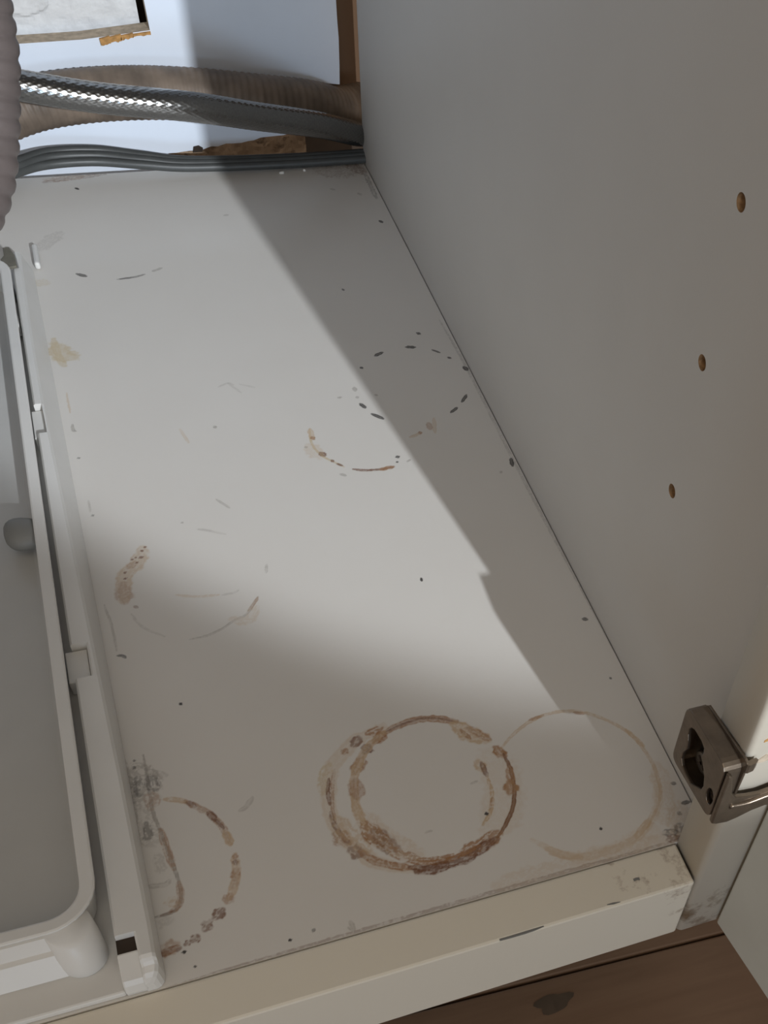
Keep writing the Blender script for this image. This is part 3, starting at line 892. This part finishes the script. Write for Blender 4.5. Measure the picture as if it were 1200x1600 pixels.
# ------------------------------------------------------------------ pull-out unit at the left: fixed base and its tray
base = empty('pull_out_base', (-0.30, 0.22, 0))
tag(base, 'white plastic runner base with notched side rail beside the grey tray', 'runner base')
def P(o):
    o.location = Vector(o.location) - base.location
    return o
def rail():
    # cross sections along y: (y, inner x, outer top x, outer foot x, top z)
    rows = []
    def s(y, inn=None, zt=0.0145, out=None):
        t = y / 0.44
        xin = -0.2200 - 0.0026 * t
        xo = -0.2082 - 0.0110 * min(1, max(0, (y - 0.03) / 0.30)) * 0.85 + 0.0 * t
        xf = -0.2078 - 0.0062 * t
        rows.append((y, xin if inn is None else inn, xo if out is None else out, xf if out is None else out + 0.0004, zt))
    s(0.0006, -0.2140, 0.0060, -0.2112)
    s(0.0012, -0.2140, 0.0085, -0.2098)
    s(0.0024, -0.2138, 0.0100, -0.2088)
    s(0.0045, -0.2136, 0.0110)
    s(0.0054, -0.2136, 0.0122)
    s(0.0060, -0.2136, 0.0138)
    s(0.0072, -0.2136)
    s(0.0166, -0.2140)
    s(0.0167)
    s(0.08)
    s(0.1335)
    s(0.1336, -0.2148)
    s(0.1520, -0.2148)
    s(0.1521)
    s(0.21)
    s(0.2895)
    s(0.2896, -0.2180)
    s(0.3120, -0.2180)
    s(0.3121)
    s(0.36)
    s(0.4335)
    s(0.4336, -0.2200)
    s(0.4500, -0.2212)
    s(0.4540, -0.2240, 0.011)
    V, F = [], []
    for y, xi, xo, xf, zt in rows:
        V += [(xi, y, 0.0002), (xi, y, zt - 0.0008), (xi + 0.0008, y, zt), (xo - 0.0012, y, zt), (xo - 0.0002, y, zt - 0.0012), (xf, y, 0.0002)]
    k = 6
    for i in range(len(rows) - 1):
        for j in range(k):
            m_ = (j + 1) % k
            F.append((i * k + j, i * k + m_, (i + 1) * k + m_, (i + 1) * k + j))
    F.append(tuple(range(k)))
    F.append(tuple((len(rows) - 1) * k + j for j in range(k - 1, -1, -1)))
    bm = bmesh.new()
    vs = [bm.verts.new(q) for q in V]
    for q in F:
        bm.faces.new([vs[i] for i in q])
    return from_bm('side_rail', bm, M_plastic, base)
P(rail())
# block at the front end of the rail, with a sloped step in front of the latch hole
P(prism('rail_end_block', [[(0.0008, 0.0002), (0.0002, 0.0030), (0.0008, 0.0070), (0.0020, 0.0088), (0.0112, 0.0118), (0.0112, 0.0002)]], 0, -0.2206, -0.2134, [M_plastic], base, bevel=0.0007))
P(box('latch_hole_shade', -0.2203, -0.2139, 0.0113, 0.0166, 0.0002, 0.0112, M_dark, base))  # solid dark block, its colour stands for the shade down the hole
# base plate under the tray, open round the latch hole
P(prism('base_plate', [[(-0.60, 0.0010), (-0.2206, 0.0010), (-0.2206, 0.0112), (-0.2206, 0.0166), (-0.2140, 0.0170), (-0.2150, 0.452), (-0.60, 0.452)]], 2, 0.0002, 0.0034, [M_plastic], base, bevel=0.0008))
P(box('stop_ridge', -0.2128, -0.2098, 0.4550, 0.4760, 0.0002, 0.0045, M_plastic, base, bevel=0.0012))
P(prism('rear_latch', [[(-0.2268, 0.4310), (-0.2200, 0.4325), (-0.2204, 0.4440), (-0.2226, 0.4520), (-0.2258, 0.4520), (-0.2256, 0.4440), (-0.2276, 0.4400)]], 2, 0.0150, 0.0166, [M_notch], base, bevel=0.0004))
P(box('rear_clip', -0.2265, -0.2245, 0.4180, 0.4300, 0.0034, 0.0150, M_peg, base, bevel=0.0006))

tray = empty('sliding_tray', (-0.40, 0.22, 0.0034))
tag(tray, 'shallow grey white plastic tray with raised rim at the left edge', 'tray')
def Q(o):
    o.location = Vector(o.location) - tray.location
    return o
def rrect(x0, x1, y0, y1, r, n=8):
    out = []
    for cx, cy, a in ((x1 - r, y0 + r, -90), (x1 - r, y1 - r, 0), (x0 + r, y1 - r, 90), (x0 + r, y0 + r, 180)):
        for i in range(n + 1):
            t = math.radians(a + 90 * i / n)
            out.append((cx + r * math.cos(t), cy + r * math.sin(t)))
    return out
ZR = 0.0200
def shell(name, prof, mat, parent):
    """Sweep (inset, z) pairs round the tray's rounded rectangle."""
    bm = bmesh.new()
    rings = []
    for off, z in prof:
        q = rrect(-0.58 + off, -0.2228 - off, 0.0212 + off, 0.4390 - off, max(0.0035, 0.0165 - off))
        rings.append([bm.verts.new((x, y, z)) for x, y in q])
    n = len(rings[0])
    for a, b in zip(rings, rings[1:]):
        for i in range(n):
            bm.faces.new((a[i], a[(i + 1) % n], b[(i + 1) % n], b[i]))
    return bm, rings
bm, rg = shell('rim', [(0.0026, 0.0045), (0.0012, ZR - 0.0030), (0.0004, ZR - 0.0014), (0.0, ZR - 0.0010), (0.0001, ZR - 0.0003), (0.0007, ZR), (0.0042, ZR), (0.0049, ZR - 0.0004), (0.0050, ZR - 0.0012), (0.0050, 0.0080)], M_plastic, tray)
Q(from_bm('rim', bm, M_plastic, tray, smooth=False))
bm, rg = shell('pan', [(0.0049, ZR - 0.0016), (0.0055, 0.0072), (0.0066, 0.0050), (0.0088, 0.0044)], M_tray, tray)
bm.faces.new(rg[-1])
Q(from_bm('pan', bm, M_tray, tray, smooth=False))
# front skirt with a step, and the round foot at its corner
bm = bmesh.new()
pr = [(0.0240, ZR - 0.0022), (0.0208, ZR - 0.0022), (0.0188, 0.0120), (0.0170, 0.0116), (0.0122, 0.0040), (0.0128, 0.0036), (0.0240, 0.0036)]
a = [bm.verts.new((-0.560, *q)) for q in pr]
b = [bm.verts.new((-0.2310, *q)) for q in pr]
bm.faces.new(a)
bm.faces.new(b)
for i in range(len(pr)):
    bm.faces.new((a[i], a[(i + 1) % len(pr)], b[(i + 1) % len(pr)], b[i]))
Q(from_bm('front_skirt', bm, M_plastic, tray))
bm = bmesh.new()
N = 20
rings = []
for r, z, dx, dy in ((0.0074, 0.0036, 0, 0), (0.0078, 0.0044, 0, 0), (0.0078, 0.0090, -0.0002, 0.0010), (0.0078, 0.0130, -0.0006, 0.0024), (0.0078, 0.0165, -0.0014, 0.0046), (0.0076, 0.0186, -0.0020, 0.0062)):
    rings.append([bm.verts.new((-0.2316 + dx + r * math.cos(math.radians(-178 + 220 * i / N)), 0.0178 + dy + r * math.sin(math.radians(-178 + 220 * i / N)), z)) for i in range(N + 1)])
N += 1
for a, b in zip(rings, rings[1:]):
    for i in range(N):
        bm.faces.new((a[i], a[(i + 1) % N], b[(i + 1) % N], b[i]))
bm.faces.new(rings[-1])
bm.faces.new(rings[0])
Q(from_bm('corner_foot', bm, M_plastic, tray, smooth=True))
# tabs of the tray reaching towards the notches
for y0, y1 in ((0.1345, 0.1512), (0.2904, 0.3112)):
    Q(box('side_tab', -0.2236, -0.2153 if y0 < 0.2 else -0.2184, y0, y1, 0.0038, 0.0112, M_plastic, tray, bevel=0.0004))
Q(box('side_catch', -0.2252, -0.2236, 0.3850, 0.3920, 0.0045, 0.0180, M_plastic, tray, bevel=0.0006))
# rounded grey stop lying across the tray by its rim
bm = bmesh.new()
rings = []
N = 24
for x, r in ((-0.2275, 0.86), (-0.2300, 0.94), (-0.2330, 1.0), (-0.2355, 0.99), (-0.2376, 0.90), (-0.2392, 0.74), (-0.2402, 0.52), (-0.2406, 0.25)):
    rings.append([bm.verts.new((x, 0.2225 + (x + 0.2275) * -0.12 + 0.0088 * r * math.cos(2 * math.pi * i / N), 0.0130 + 0.0058 * r * math.sin(2 * math.pi * i / N))) for i in range(N)])
for a, b in zip(rings, rings[1:]):
    for i in range(N):
        bm.faces.new((a[i], a[(i + 1) % N], b[(i + 1) % N], b[i]))
bm.faces.new(rings[-1])
bm.faces.new(rings[0])
so = Q(from_bm('rounded_stop', bm, M_peg, tray, smooth=True))
so['label'] = 'rounded grey knob beside the rim'

# ------------------------------------------------------------------ hoses and cable along the back
def corrug(r, amp, pitch, sharp=1.0):
    def f(s, t):
        w = 0.5 + 0.5 * np.cos(2 * math.pi * s / pitch)
        return r - amp * (1 - w) ** sharp
    return f
tan = tube('drain_hose', [(-0.612, 0.545, 0.0152), (-0.480, 0.543, 0.0152), (-0.340, 0.540, 0.0152), (-0.268, 0.544, 0.0195), (-0.232, 0.556, 0.0315), (-0.2038, 0.562, 0.0399), (-0.1774, 0.5635, 0.0442), (-0.1411, 0.5640, 0.0455), (-0.1041, 0.5640, 0.0435), (-0.0659, 0.5640, 0.0389), (-0.0342, 0.5700, 0.0322), (-0.0100, 0.5830, 0.0220), (0.012, 0.5960, 0.0180)], corrug(0.0147, 0.0004, 0.0042), 1300, 32, M_tan)
tag(tan, 'dusty tan corrugated drain hose arching along the back panel behind the braided hose', 'hose')

def braid(s, t):
    k = 20
    a = t * k + s / 0.0046 * 2 * math.pi
    b = t * k - s / 0.0046 * 2 * math.pi
    return 0.0075 + 0.00009 * np.maximum(np.sin(a), np.sin(b)) + 0.00004 * np.sin(a) * np.sin(b)
br = tube('braided_hose', [(-0.372, 0.470, 0.600), (-0.372, 0.476, 0.300), (-0.362, 0.484, 0.170), (-0.325, 0.488, 0.118), (-0.270, 0.486, 0.1000), (-0.230, 0.482, 0.0935), (-0.1968, 0.4800, 0.0873), (-0.1607, 0.4795, 0.0800), (-0.1112, 0.4825, 0.0718), (-0.0755, 0.5015, 0.0570), (-0.0340, 0.5300, 0.0375), (-0.0030, 0.5605, 0.0165), (0.012, 0.573, 0.0090)], braid, 1900, 100, M_braid)
tag(br, 'braided stainless steel water hose slanting down to the right rear corner', 'hose')

dh = tube('ribbed_waste_hose', [(-0.178, 0.366, 0.602), (-0.180, 0.362, 0.420), (-0.1840, 0.356, 0.290), (-0.1858, 0.3502, 0.2241), (-0.1924, 0.3421, 0.1972), (-0.1959, 0.3356, 0.1784), (-0.1979, 0.33, 0.1638), (-0.2020, 0.3237, 0.1489), (-0.2060, 0.3182, 0.1369), (-0.2105, 0.3126, 0.1258), (-0.2160, 0.3077, 0.1169), (-0.2234, 0.303, 0.1092), (-0.2327, 0.2985, 0.1028), (-0.2437, 0.2943, 0.0979), (-0.285, 0.310, 0.0930), (-0.345, 0.380, 0.0930), (-0.395, 0.480, 0.1000), (-0.420, 0.578, 0.1050)], corrug(0.0116, 0.0009, 0.0068, 2.2), 1250, 36, M_drain)
tag(dh, 'grey brown ribbed waste hose hanging at the left edge in front of the braided hose', 'hose')

cb = empty('cable', (-0.14, 0.556, 0.0))
tag(cb, 'dark grey cable of three strands lying along the rear edge of the floor board', 'cable')
for k, (dy, dz, sp) in enumerate([(0.0034, 0.0062, 1.0), (0.0, 0.0050, 0.0), (-0.0032, 0.0030, -1.0)]):
    pts = [(-0.610, 0.492, 0.0050), (-0.420, 0.488, 0.0055), (-0.300, 0.492, 0.0090), (-0.262, 0.508, 0.0110), (-0.240, 0.526, 0.0100), (-0.2171, 0.5435, 0.0078), (-0.1961, 0.5580, 0.0062), (-0.1678, 0.5625, 0.0050), (-0.1399, 0.5585, 0.0035), (-0.1111, 0.5555, 0.0018), (-0.051, 0.5535, 0.0016), (0.002, 0.5545, 0.0016), (0.012, 0.5560, 0.0018)]
    q = []
    for i, (x, y, z) in enumerate(pts):
        w = min(1.0, max(0.0, (-0.100 - x) / 0.09))
        q.append((x - cb.location.x + 0.003 * sp * w, y - cb.location.y + dy * (0.62 + 0.7 * w) + 0.0006, z + dz * (0.62 + 0.6 * w)))
    tube('strand', q, lambda s, t: 0.0027 + 0 * s, 220, 14, M_cable, cb)

# two crumbs by the cable
for k, (x, y, sx, sy, lab) in enumerate([(-0.0568, 0.5470, 0.0018, 0.0011, 'larger white crumb in front of the dark cable at the back'), (-0.0418, 0.5482, 0.0009, 0.0006, 'smaller white crumb in front of the dark cable, nearer the right side panel')]):
    bm = bmesh.new()
    bmesh.ops.create_icosphere(bm, subdivisions=2, radius=1.0)
    for vv in bm.verts:
        nn = 1 + 0.25 * noise.noise(vv.co * 1.7 + Vector((k * 9, 0, 0)))
        vv.co = Vector((vv.co.x * sx * nn, vv.co.y * sy * nn, max(-0.0006, vv.co.z * 0.0009 * nn)))
    o = from_bm('crumb', bm, M_crumb)
    o.location = (x, y, 0.0006)
    tag(o, lab, 'crumb', 'white crumbs by the cable')
